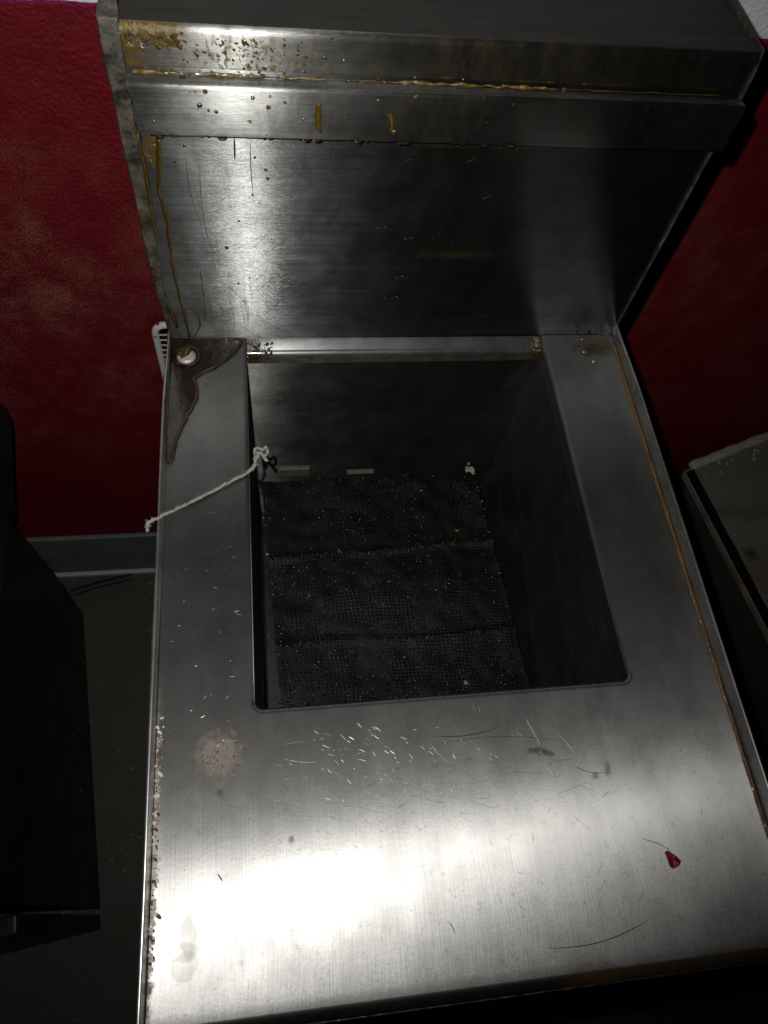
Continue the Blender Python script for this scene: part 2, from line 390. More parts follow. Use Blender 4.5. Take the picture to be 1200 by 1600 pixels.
def ex_flue(g, sh, nb):
    sp = lambda px, r, wob=.5, s=150, soft=.35: g.spot(g.x, g.z, (at(*px, 'y', 0).x, at(*px, 'y', 0).z), r, wob, s, soft)
    film = g.ramp(g.noise(1, 5, .7, g.vec((70, 70, 22))), .44, .66) * g.ramp(g.x + (g.noise(18, 3) - .5) * .08, .12, -.02, .15, .8)
    sh = paint(g, film * .6, sh, g.mix(g.noise(150, 4, .7), (.020, .015, .006), (.085, .062, .022)), .35)
    lowz = g.ramp(g.z + (g.noise(60, 5, .75) - .5) * .009, .2372, .2345)
    wave = g.noise(1, 4, .6, g.vec((28, 28, 28)))
    bead = lowz * g.ramp(g.x, .20, .08) * g.ramp(wave + g.ramp(g.x, -.19, -.14, .25, 0), .40, .52)
    sh = amber(g, bead * .92, sh, 1.1)
    topl = g.ramp(g.z + (g.noise(130, 4, .7) - .5) * .016, .2485, .2535) * g.ramp(g.x + (g.noise(90, 3) - .5) * .03, -.150, -.165)
    sh = amber(g, topl * .85, sh, 1.1)
    run = sp((370, 100), (.055, .030), .7, 40, .9) * g.ramp(g.noise(1, 4, .65, g.vec((300, 300, 150))), .53, .60)
    sh = amber(g, run * .9, sh, 1.1)
    return amber(g, sp((205, 85), (.010, .020), .8, 90, .7) * .7, sh, .9)
def ex_dirty(g, sh, nb):
    n = g.noise(35, 5, .7); sh = paint(g, g.ramp(n, .35, .6, .45, .95), sh, g.mix(g.ramp(g.noise(75, 5, .75), .4, .62), (.008, .007, .005), (.10, .088, .07)))
    return amber(g, g.ramp(g.noise(48, 5, .75), .52, .62) * .8, sh, .7)
def ex_top(g, sh, nb):
    n = g.noise(1, 5, .7, g.vec((9, 60, 60)))
    return paint(g, g.ramp(n, .3, .6, .55, 1), sh, g.mix(g.noise(1, 4, .7, g.vec((16, 160, 160))), (.006, .006, .005), (.034, .032, .026)), .8)
def ex_band(g, sh, nb):
    bits = g.ramp(g.noise(150, 3, .6), .68, .72) * g.ramp(g.x, .1, -.05)
    film = g.ramp(g.noise(1, 5, .7, g.vec((60, 60, 25))), .50, .70) * g.ramp(g.x + (g.noise(18, 3) - .5) * .08, .10, -.04, .2, .8)
    sh = paint(g, film * .45, sh, g.mix(g.noise(150, 4, .7), (.020, .015, .007), (.075, .057, .024)), .35)
    return amber(g, bits * .8, sh, .9)
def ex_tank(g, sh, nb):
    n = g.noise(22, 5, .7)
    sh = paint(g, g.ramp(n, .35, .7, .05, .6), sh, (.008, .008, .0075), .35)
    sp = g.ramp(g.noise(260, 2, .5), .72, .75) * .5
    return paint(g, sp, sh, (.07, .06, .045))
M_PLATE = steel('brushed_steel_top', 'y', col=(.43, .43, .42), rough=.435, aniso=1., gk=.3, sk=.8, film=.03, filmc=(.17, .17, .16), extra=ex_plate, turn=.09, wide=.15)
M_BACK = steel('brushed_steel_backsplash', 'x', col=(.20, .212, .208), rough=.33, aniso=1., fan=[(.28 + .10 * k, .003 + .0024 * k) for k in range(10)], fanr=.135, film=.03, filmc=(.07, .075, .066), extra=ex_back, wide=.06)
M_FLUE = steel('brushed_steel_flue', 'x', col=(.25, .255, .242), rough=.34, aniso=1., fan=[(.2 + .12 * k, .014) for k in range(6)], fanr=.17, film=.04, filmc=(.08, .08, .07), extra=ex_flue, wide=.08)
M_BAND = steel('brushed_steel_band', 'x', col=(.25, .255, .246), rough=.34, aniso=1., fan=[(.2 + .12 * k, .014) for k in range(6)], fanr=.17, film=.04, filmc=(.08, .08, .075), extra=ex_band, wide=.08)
M_SIDE = steel('dirty_steel_side', 'z', col=(.16, .16, .15), rough=.5, aniso=.3, film=.25, filmc=(.06,.056,.048), extra=ex_dirty)
M_TOP = steel('sooty_steel_top', 'x', col=(.09, .09, .082), rough=.5, aniso=.3, film=.12, filmc=(.06,.058,.05), extra=ex_top)
M_RIM = steel('steel_rim', 'y', col=(.55, .55, .54), rough=.28, aniso=.4, film=.15, filmc=(.15, .15, .14))
M_STRIP = steel('steel_back_rail', 'x', col=(.20, .21, .21), rough=.40, aniso=.8, film=.14, wide=.2, filmc=(.14, .14, .13),
                extra=lambda g, sh, nb: amber(g, g.ramp((g.x + (g.noise(120, 4, .7) - .5) * .03), -.118, -.128).max(g.ramp(g.x + (g.noise(120, 4, .7) - .5) * .03, .118, .124)).max(g.ramp(g.z + (g.noise(90, 4, .7) - .5) * .002, -.0092, -.0106) * g.ramp(g.noise(40, 4, .7), .42, .6) * .7) * .9, sh, .45))
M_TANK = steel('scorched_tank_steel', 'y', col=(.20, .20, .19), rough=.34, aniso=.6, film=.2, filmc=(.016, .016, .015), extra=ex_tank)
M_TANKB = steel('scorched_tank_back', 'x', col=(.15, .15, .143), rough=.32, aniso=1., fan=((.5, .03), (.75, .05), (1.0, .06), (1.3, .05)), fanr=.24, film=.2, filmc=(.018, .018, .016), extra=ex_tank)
M_BODY = steel('cabinet_steel', 'z', col=(.5, .5, .49), rough=.35, film=.25)

def ZT(y): return .52 * max(0, -.425 - y) ** 2 if y < -.425 else 0.
# top plate: one bent sheet, notched by the tank opening which folds down into the tank
def plate():
    r = .006; e = .0035
    con = []                                   # notch outline with normals pointing into the sheet
    def line(a, b, n, k):
        for i in range(k): t = i / k; con.append((a[0] + (b[0] - a[0]) * t, a[1] + (b[1] - a[1]) * t, n[0], n[1]))
    line((XL, -.0005), (XL, YF + r), (-1, 0), 14)
    for i in range(7):
        an = math.radians(180 + 90 * i / 6); con.append((XL + r + r * math.cos(an), YF + r + r * math.sin(an), math.cos(an), math.sin(an)))
    line((XL + r + .001, YF), (XR - r, YF), (0, -1), 14)
    for i in range(7):
        an = math.radians(270 + 90 * i / 6); con.append((XR - r + r * math.cos(an), YF + r + r * math.sin(an), math.cos(an), math.sin(an)))
    line((XR, YF + r + .001), (XR, -.0005), (1, 0), 14); con.append((XR, -.0005, 1, 0))
    vs, fs = [], []; rings = []
    prof = [(e + .0012, 0), (e, 0)] + [(e - e * math.sin(math.radians(a)), -e + e * math.cos(math.radians(a))) for a in (20, 40, 60, 80, 90)] + [(0, -.016)]
    for (o, z) in prof:
        k = len(vs); vs += [(x + nx * o, y + ny * o, z) for x, y, nx, ny in con]; rings.append(k)
    m = len(con)
    for a, b in zip(rings, rings[1:]):
        for i in range(m - 1): fs.append((a + i, a + i + 1, b + i + 1, b + i))
    # front fold
    k = len(vs); fold = [(D + .014, 0), (D + .0082, 0), (D + .0074, -.00003), (D + .0066, -.0002), (D + .0052, -.0006), (D + .0024, -.0028), (D + .0010, -.0046), (D + .0002, -.0062), (D, -.0080)] + [(D, -.036), (D + .003, -.0385), (D + .012, -.0385)]
    dz = ZT(D + .014)
    for i in range(12):
        y = D + .014 + (-.425 - D - .014) * (1 - i / 12); vs += [(-HW, y, ZT(y)), (HW, y, ZT(y))]
    for y, z in fold: q = z + dz + .063 * (D + .014 - y); vs += [(-HW, y, q), (HW, y, q)]
    fold = [0] * 12 + fold
    for i in range(len(fold) - 1): fs.append((k + 2 * i, k + 2 * i + 1, k + 2 * i + 3, k + 2 * i + 2))
    c = len(vs); vs += [(-HW, -.0005, 0), (HW, -.0005, 0)]
    fs.append(tuple([c] + [rings[0] + i for i in range(m)] + [c + 1, k + 1, k]))
    return autosm(mesh('top_plate', vs, fs, M_PLATE, fryer), 30)
plate()
pts = [(-HW + .4 * k / 90, D + .0004 + .0003 * mnoise.noise(Vector((k * .9, 1, 1))), ZT(D + .014) - .0059) for k in range(91)]
mb = MB(); mb.tube(pts, [.0009 + .0005 * mnoise.noise(Vector((k * .7, 4, 1))) for k in range(91)], 7); mb.build('front_bead', M_RIM, fryer, True)
# raised rims left and right
def rimw(sx):
    def f(t, k):
        e = max(0, min(1, (-.01 - t) / .06))
        return (mnoise.noise(Vector((t * 9, k * .2, 0))) * .0005 + (0 if k < 2 else sx * .0022 * (e - 1)), (0 if k < 1 or k > 8 else .0006 * mnoise.noise(Vector((t * 5, 7, 0)))) + (ZT(t) if 1 < k < 9 else 0))
    return f
lp = [(-HW - .0005, -.012), (-HW - .0005, .0005), (-.2008, .0070), (-.2012, .0086)] + [(x, z) for x, z in arc(-.2026, .0086, .0014, 10, 170, 5)] + [(-.2042, .004), (-.2042, -.030), (-.2032, -.030), (-.2032, -.012)]
sweep('rim', lp, 'y', D + .002, .0, M_RIM, fryer, 40, rimw(-1), True)
rp = [(HW + .0005, -.012), (HW + .0005, .0005), (.2010, .0105), (.2014, .0118)] + [(x, z) for x, z in arc(.2027, .0118, .0013, 170, 10, 5)] + [(.2042, .004), (.2042, -.030), (.2032, -.030), (.2032, -.012)]
sweep('rim', rp, 'y', D + .002, .0, M_RIM, fryer, 40, rimw(1), True)
# back rail between tank and backsplash
br = [(-.0006, -.0012), (-.003, -.0018), (-.0095, -.0066)] + arc(YB + .0022, -.0090, .0027, 80, 180, 4) + [(YB - .0005, -.0135), (YB - .0002, -.020)]
sweep('back_rail', br, 'x', XL + .0006, XR - .0006, M_STRIP, fryer, 6)
# tank
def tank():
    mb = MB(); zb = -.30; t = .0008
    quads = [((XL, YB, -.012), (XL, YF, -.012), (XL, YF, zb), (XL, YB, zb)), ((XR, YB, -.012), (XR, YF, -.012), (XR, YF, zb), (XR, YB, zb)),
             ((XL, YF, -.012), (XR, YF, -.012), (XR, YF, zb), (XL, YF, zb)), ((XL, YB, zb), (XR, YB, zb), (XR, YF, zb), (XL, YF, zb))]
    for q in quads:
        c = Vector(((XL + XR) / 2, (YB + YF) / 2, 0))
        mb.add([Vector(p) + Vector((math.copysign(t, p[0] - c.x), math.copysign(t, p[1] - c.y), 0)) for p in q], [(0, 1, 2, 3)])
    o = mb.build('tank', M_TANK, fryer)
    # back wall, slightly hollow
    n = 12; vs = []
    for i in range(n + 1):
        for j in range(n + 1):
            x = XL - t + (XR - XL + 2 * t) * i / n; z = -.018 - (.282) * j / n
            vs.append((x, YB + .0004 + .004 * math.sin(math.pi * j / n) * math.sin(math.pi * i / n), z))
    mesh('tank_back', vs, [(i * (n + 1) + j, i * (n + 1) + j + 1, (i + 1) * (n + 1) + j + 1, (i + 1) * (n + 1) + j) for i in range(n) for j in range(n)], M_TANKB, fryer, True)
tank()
M_TAB = simple('pale_worn_steel', (.11, .10, .088), .55, metal=.3, var=.5, sc=120)
for x0, x1, z0, z1 in ((-.1120, -.0780, -.209, at(460, 734, 'y', YB - .006).z), (-.0360, -.0060, -.209, at(575, 736, 'y', YB - .006).z - .004)):
    mb = MB(); mb.box((x0, YB - .006, z0), (x1, YB - .0045, z1)); mb.box((x0, YB - .0045, z1 - .0015), (x1, YB - .0005, z1)); bevel(mb.build('bracket', M_TAB, fryer), .0005)
# backsplash
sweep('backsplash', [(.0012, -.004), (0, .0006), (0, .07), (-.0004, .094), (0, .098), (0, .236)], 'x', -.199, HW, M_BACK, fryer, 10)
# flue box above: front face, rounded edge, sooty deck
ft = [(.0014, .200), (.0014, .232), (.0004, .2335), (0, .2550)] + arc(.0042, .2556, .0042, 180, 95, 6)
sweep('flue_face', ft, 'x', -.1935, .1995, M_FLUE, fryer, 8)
sweep('flue_deck', [(.0042, .2596), (.0165, .2606), (.0172, .2602), (.0178, .2580), (.024, .2574), (.100, .2580), (.100, .23)], 'x', -.1945, .2, M_TOP, fryer, 8)
# folded ledge across the backsplash (baskets hang from it)
le = [(.0010, .2312), (-.0085, .2330)] + arc(-.0100, .2308, .0022, 70, 180, 4) + [(-.0124, .2030), (-.0116, .2002), (-.0095, .2000)]
vs, fs = [], []; n = 24
for i in range(n + 1):
    t = i / n
    for k, (y, z) in enumerate(le):
        xl = -.1935 + (.0080 * max(0, (.230 - z)) / .03 if k > 1 else 0)
        x = xl + (.1995 - xl) * t
        dz = mnoise.noise(Vector((x * 60, 3, 0))) * .0005 if k >= len(le) - 3 else 0
        vs.append((x, y, z + dz))
m = len(le)
for i in range(n):
    for k in range(m - 1): fs.append((i * m + k, i * m + k + 1, i * m + m + k + 1, i * m + m + k))
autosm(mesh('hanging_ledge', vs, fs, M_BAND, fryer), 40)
# side panels of the flue: the left one shows as a tapering flange
def side(sx, xo, xt, xb):
    vs = []; n = 26
    for i in range(n + 1):
        z = -.004 + .266 * i / n; t = i / n
        w_ = mnoise.noise(Vector((z * 30, sx, 1))) * .0006 - (sx * .0042 * max(0, 1 - z / .075) if sx < 0 else 0)
        xi = xb + (xt - xb) * t
        y0 = -.0032 if t < .93 else -.0032 + .004 * ((t - .93) / .07) ** 2
        zz = z if t < .99 else z
        vs += [(xi, .0018, zz), (xi + sx * .0006, y0 + .0006, zz), (xo + w_ - sx * .001, y0, zz), (xo + w_, y0 + .0014, zz), (xo + w_, .1, zz)]
    fs = [(i * 5 + k, i * 5 + k + 1, i * 5 + 5 + k + 1, i * 5 + 5 + k) for i in range(n) for k in range(4)]
    fs.append(tuple(n * 5 + k for k in range(5)))
    autosm(mesh('side_panel', vs, fs, M_SIDE, fryer), 40)
side(-1, -.2048, -.1925, -.1985); side(1, .2008, .1992, .1997)
mb = MB(); mb.box((-.2045, .1002, FLOOR + .12), (.2035, .1012, .258)); mb.build('back_panel', M_BODY, fryer)
# cabinet under the top, on legs
for x0, x1 in ((-.2055, -.2045), (.2025, .2035)):
    mb = MB(); mb.box((x0, D + .012, FLOOR + .12), (x1, .0998, -.0305)); mb.build('cabinet_side', M_BODY, fryer)
mb = MB(); mb.box((-.2, D + .014, -.17), (.2, D + .016, -.039)); mb.build('front_panel', M_BODY, fryer)
mb = MB(); mb.box((-.2, D + .008, FLOOR + .14), (.2, D + .022, -.175)); door = bevel(mb.build('door', M_BODY, fryer), .002)
door['base'] = tuple(ROOT); mb = MB(); mb.tube([(.14, D + .0075, -.24), (.14, D - .02, -.24), (.14, D - .02, -.36), (.14, D + .0075, -.36)], .005)
h = mb.build('handle', M_RIM, door, sharp=60); h.matrix_parent_inverse = Matrix()
mb = MB(); mb.box((-.204, D + .02, FLOOR + .118), (.202, .1, FLOOR + .1195)); mb.build('cabinet_floor', M_BODY, fryer)
for x in (-.175, .175):
    for y in (D + .05, .06):
        mb = MB(); mb.tube([(x, y, FLOOR + .0005), (x, y, FLOOR + .02), (x, y, FLOOR + .117)], [.016, .016, .02], 14); mb.build('leg', M_BODY, fryer, sharp=50)
# bolt head in the left back corner
bp = at(291, 556, 'z', .002)
mb = MB(); k = 20
rg = [(.0080, -.0001), (.0080, .0018), (.0074, .0027), (.0055, .0034), (.003, .0037)]
for rr, z in rg: mb.v += [(bp.x + rr * math.cos(2 * math.pi * q / k), bp.y + rr * math.sin(2 * math.pi * q / k), z) for q in range(k)]
for l in range(len(rg) - 1): mb.f += [(l * k + q, l * k + (q + 1) % k, l * k + k + (q + 1) % k, l * k + k + q) for q in range(k)]
mb.f.append(tuple(range((len(rg) - 1) * k, len(rg) * k)))
mb.build('bolt_head', simple('dull_bolt_steel', (.46, .42, .34), .45, metal=.45, var=.25, sc=200), fryer, sharp=40)

# ---- grease and wear that belongs to the fryer
def puddle():
    px = [(271, 533), (300, 533), (340, 532), (374, 533), (370, 541), (359, 553), (349, 562), (339, 568), (326, 575), (313, 582), (299, 593), (303, 601), (305, 611), (302, 627), (296, 639), (289, 650), (279, 672), (272, 685), (270, 698), (267, 709), (264, 722)]
    p = [at(u, v, 'z', 0) for u, v in px]
    p = [Vector((q.x, min(q.y, -.0012), 0)) for q in p]
    p = smoothline(p[3:], 4); p = [q + Vector((mnoise.noise(q * 250), mnoise.noise(q * 250 + Vector((5, 5, 5))), 0)) * .0012 for q in p]
    edge = p[:]                                                      # free edge of the pool, from backsplash to left rim
    out = [Vector((-.1992, -.0012, 0))] + edge + [Vector((-.1994, edge[-1].y + .0005, 0))]
    N = len(out)
    nr = []
    for i in range(N):
        t = (out[(i + 1) % N] - out[i - 1]).normalized(); nr.append(Vector((t.y, -t.x, 0)))
    c = sum(out, Vector()) / N
    if sum((out[i] - c).dot(nr[i]) for i in range(N)) < 0: nr = [-q for q in nr]
    vs = []; R = [(0, .0001), (.0003, .0009), (.0010, .0014), (.0020, .0014), (.0032, .0009)]
    for o, z in R: vs += [q - nr[i] * o + Vector((0, 0, z)) for i, q in enumerate(out)]
    fs = [(l * N + i, l * N + (i + 1) % N, l * N + N + (i + 1) % N, l * N + N + i) for l in range(4) for i in range(N)]
    mesh('oil_edge', vs, fs, M_PUDDLERIM, fryer, True)
    vs = [q - nr[i] * .0030 + Vector((0, 0, .00095)) for i, q in enumerate(out)]
    # a ring of oil drawn up round the bolt, open in the film itself
    mesh('oil_pool', vs, [tuple(range(N))], M_PUDDLE, fryer)
    ring = [(bp.x + .0105 * math.cos(a / 18 * math.pi), bp.y + .0105 * math.sin(a / 18 * math.pi), .0011) for a in range(37)]
    mb = MB(); mb.tube(ring, .0018, 8, ((0, 0, 1), .5)); mb.build('oil_ring', M_PUDDLE, fryer, True)
    mb = MB(); mb.lump((bp.x - .001, bp.y + .0035, .0030), (0, 0, 1), .0065, .0016, 12, 1.2, 0, .25); mb.build('oil_blob', M_AMBERDARK, fryer, True)
puddle()
def drip_or_reflection(px, wd, mat, yv=0., nrm=(0, -1, 0)):
    pts = smoothline([at(u, v, 'y', yv) for u, v in px], 7)
    pts = [p + Vector((mnoise.noise(p * 130) * .0009, 0, 0)) for p in pts]
    rad = [wd * (.75 + .5 * abs(mnoise.noise(p * 90)) + .25 * mnoise.noise(p * 300)) for p in pts]
    mb = MB(); mb.tube(pts, rad, 8, (nrm, .55)); return mb.build('oil_run_or_reflection', mat, fryer, True)
drip_or_reflection([(213, 205), (225, 263), (232, 307), (236, 337), (240, 350), (240, 395), (247, 440), (260, 473), (277, 512)], .0019, M_AMBERDARK, -.0012)
drip_or_reflection([(214, 210), (227, 263), (234, 307), (238, 337), (242, 350), (242, 395)], .0007, M_AMBER, -.0030)
drip_or_reflection([(246, 213), (247, 263), (249, 303), (260, 340), (266, 393), (273, 433), (287, 487), (296, 526)], .0013, M_AMBERDARK)
drip_or_reflection([(248, 220), (250, 265), (251, 303), (262, 340), (268, 393), (275, 433), (288, 487), (297, 524)], .0006, M_AMBER, -.0009)
drip_or_reflection([(181, 75), (188, 105), (196, 140), (204, 175), (212, 208)], .0022, M_AMBERDARK, -.0012)
drip_or_reflection([(277, 482), (290, 479), (303, 486), (311, 498), (312, 510), (307, 521), (301, 528)], .0007, M_AMBERDARK)  # mirror image of the bolt's oil ring, modelled as an arc on the sheet
drip_or_reflection([(312, 420), (318, 460), (321, 500)], .0006, M_AMBER)
drip_or_reflection([(497, 163), (496, 180), (497, 195), (500, 207)], .0019, M_AMBER, -.0124)
drip_or_reflection([(610, 178), (612, 190), (610, 206)], .0012, M_AMBER, -.0124)
# grease lying in the trough behind the ledge
pts, rad = [], []
for k in range(420):
    t = k / 419; x = -.190 + .375 * t
    a = max(0, 1.3 * mnoise.noise(Vector((x * 70, 3.3, 0))) + .1 + (.55 if t < .24 or .40 < t < .68 else -.1) - max(0, t - .6) * 1.3)
    pts.append((x, -.0012 - .0006 * mnoise.noise(Vector((x * 160, 0, 1))), .2332 + .0009 * mnoise.noise(Vector((x * 170, 5, 1)))))
    rad.append(.0002 + .0019 * min(1, a) * (.75 + .5 * mnoise.noise(Vector((x * 210, 9, 1)))))
mb = MB(); mb.tube(pts, rad, 8, ((0, -1, 0), .7)); mb.build('trough_grease', M_AMBER, fryer, True)
# drops on ledge, flue and backsplash
mb = MB(); md = MB()
for u, v, r in ((285, 120, .0018), (320, 143, .0016), (312, 165, .0017), (338, 175, .0013), (240, 190, .0015), (326, 173, .001), (420, 168, .0016), (395, 153, .0013), (475, 188, .0012), (512, 197, .0013), (605, 180, .001), (616, 206, .0015), (650, 152, .0016), (445, 160, .001)):
    (mb if random.random() < .6 else md).lump(at(u, v, 'y', -.0125), (0, -1, 0), r, r * .5, 8, 1, 0, .2)
for u, v, r in ((354, 387, .0016), (373, 443, .0013), (373, 345, .0011), (415, 265, .0014), (418, 279, .0013), (345, 481, .0009), (398, 246, .001), (395, 304, .001), (390, 434, .001), (513, 242, .0008), (288, 228, .0012), (273, 253, .0012), (285, 373, .001)):
    (mb if random.random() < .6 else md).lump(at(u, v, 'y', 0), (0, -1, 0), r, r * .5, 8, 1, 0, .2)
for i in range(220):
    u = random.gauss(385, 60); v = random.uniform(60, 133)
    if 205 < u < 600: (mb if random.random() < .6 else md).lump(at(u, v, 'y', 0), (0, -1, 0), random.choice((.0002, .0003, .0005, .0009)), .0004, 6, random.uniform(1, 2.6), random.gauss(1.57, .4), .4)
for i in range(620):
    u = random.choice((random.triangular(200, 950, 420), random.uniform(200, 300), random.uniform(470, 650))); v = 131 + (u - 198) * .0363 - min(26, random.expovariate(1 / 6.))
    if mnoise.noise(Vector((u * .02, v * .08, 5))) < -.15: continue
    (mb if random.random() < .6 else md).lump(at(u, v, 'y', 0), (0, -1, 0), random.uniform(.0003, .0012), .0007, 6, random.uniform(1, 2), random.uniform(0, 3), .3)
for i in range(80):
    u = random.uniform(195, 285); v = random.uniform(52, 75)
    (mb if random.random() < .6 else md).lump(at(u, v, 'y', 0), (0, -1, 0), random.uniform(.0004, .0015), .0006, 6, random.uniform(1, 2), random.uniform(0, 3), .3)
for i in range(60):
    u = random.uniform(385, 425); v = random.uniform(534, 560); p = at(u, v, 'z', -.003)
    md.lump(p, (0, -.3, .95), random.uniform(.0004, .0013), .0006, 6, 1.3, random.uniform(0, 3), .3)
mb.build('amber_drops', M_AMBER, fryer, True)['kind'] = 'stuff'; md.build('dark_oil_drops', M_AMBERDARK, fryer, True)['kind'] = 'stuff'
# hanging beads under the ledge
mb = MB()
for i in range(46):
    x = random.uniform(-.18, .05); z = .2000; r = random.choice((.0005, .0006, .0008, .0015))
    mb.lump((x, -.0112, z + .0004), (0, -.35, -1), r * 1.6, r * 1.2, 7, 1.6, 0, .2)
mb.build('ledge_beads', M_AMBERDARK, fryer, True)['kind'] = 'stuff'
# amber bead along the right rim
pts = []; rad = []
for i in range(160):
    y = -.012 - .47 * i / 159
    pts.append((.1990 + mnoise.noise(Vector((y * 40, 0, 2))) * .0006, y, .0004))
    rad.append(max(.0004, .0015 + mnoise.noise(Vector((y * 55, 4, 0))) * .0008 + mnoise.noise(Vector((y * 300, 4, 0))) * .0005))
mb = MB(); mb.tube(pts, rad, 8, ((0, 0, 1), .8)); mb.build('grease_bead', mat_oil('brown_amber_bead', (.06, .026, .005), (.26, .13, .02), .95), fryer, True)
# scratches: bright short nicks, long arcs, dark scuffs
br_, dk = MB(), MB()
def scr(M, u, v, du, dv, wd, bend=0., n=5, ax='z', val=0., nrm=(0, 0, 1)):
    a, b = Vector((u, v)), Vector((u + du, v + dv)); pr = Vector((-dv, du)) * bend
    ps = [at(*(a.lerp(b, i / n) + pr * math.sin(math.pi * i / n)), ax, val) for i in range(n + 1)]
    if ax == 'z': ps = [p + Vector((0, 0, ZT(p.y))) for p in ps]
    M.strip(ps, nrm, wd)
for i in range(260):
    u = random.gauss(590, 75); v = random.gauss(1175, 45)
    if v > 1125 and 420 < u < 800:
        L = random.uniform(4, 16); an = random.gauss(.6, .25) if random.random() < .75 else random.uniform(-1, 1)
        scr(br_, u, v, L * math.cos(an), L * math.sin(an), random.choice((.00008, .00012, .00016, .00022, .0003)), random.uniform(-.1, .1), 3)
for i in range(120):
    u = random.uniform(270, 900); v = random.uniform(1130, 1285); L = random.uniform(6, 60); an = random.uniform(-.7, .9)
    scr(br_, u, v, L * math.cos(an), L * math.sin(an), random.uniform(.00007, .00018), random.uniform(-.06, .06), 6)
for q in ((415, 1255, 50, -35, .15), (430, 1255, 105, 30, -.05), (415, 1258, 75, 8, .1), (528, 1260, 35, 38, 0), (440, 1185, 65, 5, .05), (820, 1120, 25, 45, 0), (590, 1280, -30, -35, .1)):
    scr(br_, *q[:4], .00022, q[4], 12)
for i in range(60):
    u = random.uniform(262, 378); v = random.uniform(720, 1250); L = random.uniform(3, 10); an = random.uniform(0, 3)
    scr(br_, u, v, L * math.cos(an), L * math.sin(an), random.uniform(.00015, .0003), 0, 3)
for i in range(60):
    u = random.uniform(700, 1150); v = random.uniform(1090, 1420); L = random.uniform(4, 18); an = random.gauss(1.3, .5)
    scr(br_ if random.random() < .6 else dk, u, v, L * math.cos(an), L * math.sin(an), random.uniform(.00015, .0003), 0, 3)
for q in ((672, 1150, 108, -14, -.06, .0007), (650, 1172, 230, -14, .06, .0003), (850, 1482, 168, -48, -.08, .0005), (1000, 1310, 50, 20, .05, .0004), (895, 1195, 55, 12, -.1, .0004), (700, 1440, 10, 20, .1, .0005), (340, 1365, 8, 12, 0, .0008)):
    scr(dk, *q[:4], q[5], -q[4], 14)
B = dict(ax='y', val=0., nrm=(0, -1, 0))
for i in range(38):
    u = random.gauss(425, 30); v = random.gauss(465, 42)
    if 340 < u < 520 and v < 522:
        L = random.uniform(20, 70); an = random.gauss(-.65, .12) if random.random() < .7 else random.uniform(.4, .9)
        scr(dk, u, v, L * math.cos(an), L * math.sin(an), random.uniform(.00018, .0004), random.uniform(-.04, .04), 6, **B)
for i in range(60):
    u = random.uniform(290, 800); v = random.uniform(240, 520); L = random.uniform(3, 14); an = random.uniform(-1, 1)
    scr(br_, u, v, L * math.cos(an), L * math.sin(an), .0002, 0, 3, **B)
for i in range(90):
    u = random.gauss(430, 50); v = random.gauss(345, 22); L = random.uniform(2, 9); an = random.uniform(-1, 1)
    scr(dk, u, v, L * math.cos(an), L * math.sin(an), .0003, 0, 3, **B)
scr(dk, 366, 213, 1, 38, .0012, 0, 4, **B); scr(dk, 391, 220, 5, 85, .0006, .02, 8, **B)
for q in ((350, 380, -20, 60), (312, 240, 30, 190), (290, 235, 25, 120)): scr(dk, *q, .0004, .05, 8, **B)
T = dict(ax='y', val=YB, nrm=(0, -1, 0))
for q in ((529, 665, -8, 55), (553, 665, -4, 60), (575, 670, -3, 55), (600, 670, -3, 55), (437, 655, 18, 40), (425, 660, 40, 30), (420, 720, 35, -25), (450, 690, 5, 18)):
    scr(br_ if q[0] in (529, 420, 450) else dk, *q, .0005, .05, 6, **T)
br_.build('bright_scratches', M_SCR, fryer)['kind'] = 'stuff'; dk.build('dark_scratches', M_DARKMARK, fryer)['kind'] = 'stuff'
# paint flecks, rust and stuck bits along the left rim and on the top
mb, md = MB(), MB()
for i in range(190):
    y = -.33 - .14 * random.random() ** .8
    (mb if random.random() < .7 else md).lump((-.1995 + abs(random.gauss(0, .0016)), y, ZT(y)), (0, 0, 1), random.choice((.0003, .0004, .0006, .0011)), .0003, 6, random.uniform(1, 2), 1.57, .4)
for u, v in ((253, 1122), (908, 531), (912, 550), (927, 565)):
    mb.lump(at(u, v, 'z', 0), (0, 0, 1), .0010, .0008, 7, 1.3, 0, .4)
for i in range(16):
    md.lump((random.uniform(.165, .2), -.002 - random.random() ** 2 * .012, 0), (0, 0, 1), random.uniform(.0005, .0018), .0008, 6, 1.4, 0, .4)
mb.build('paint_flecks', M_WHITEPAINT, fryer)['kind'] = 'stuff'; md.build('rust_specks', M_RUSTSPOT, fryer)['kind'] = 'stuff'

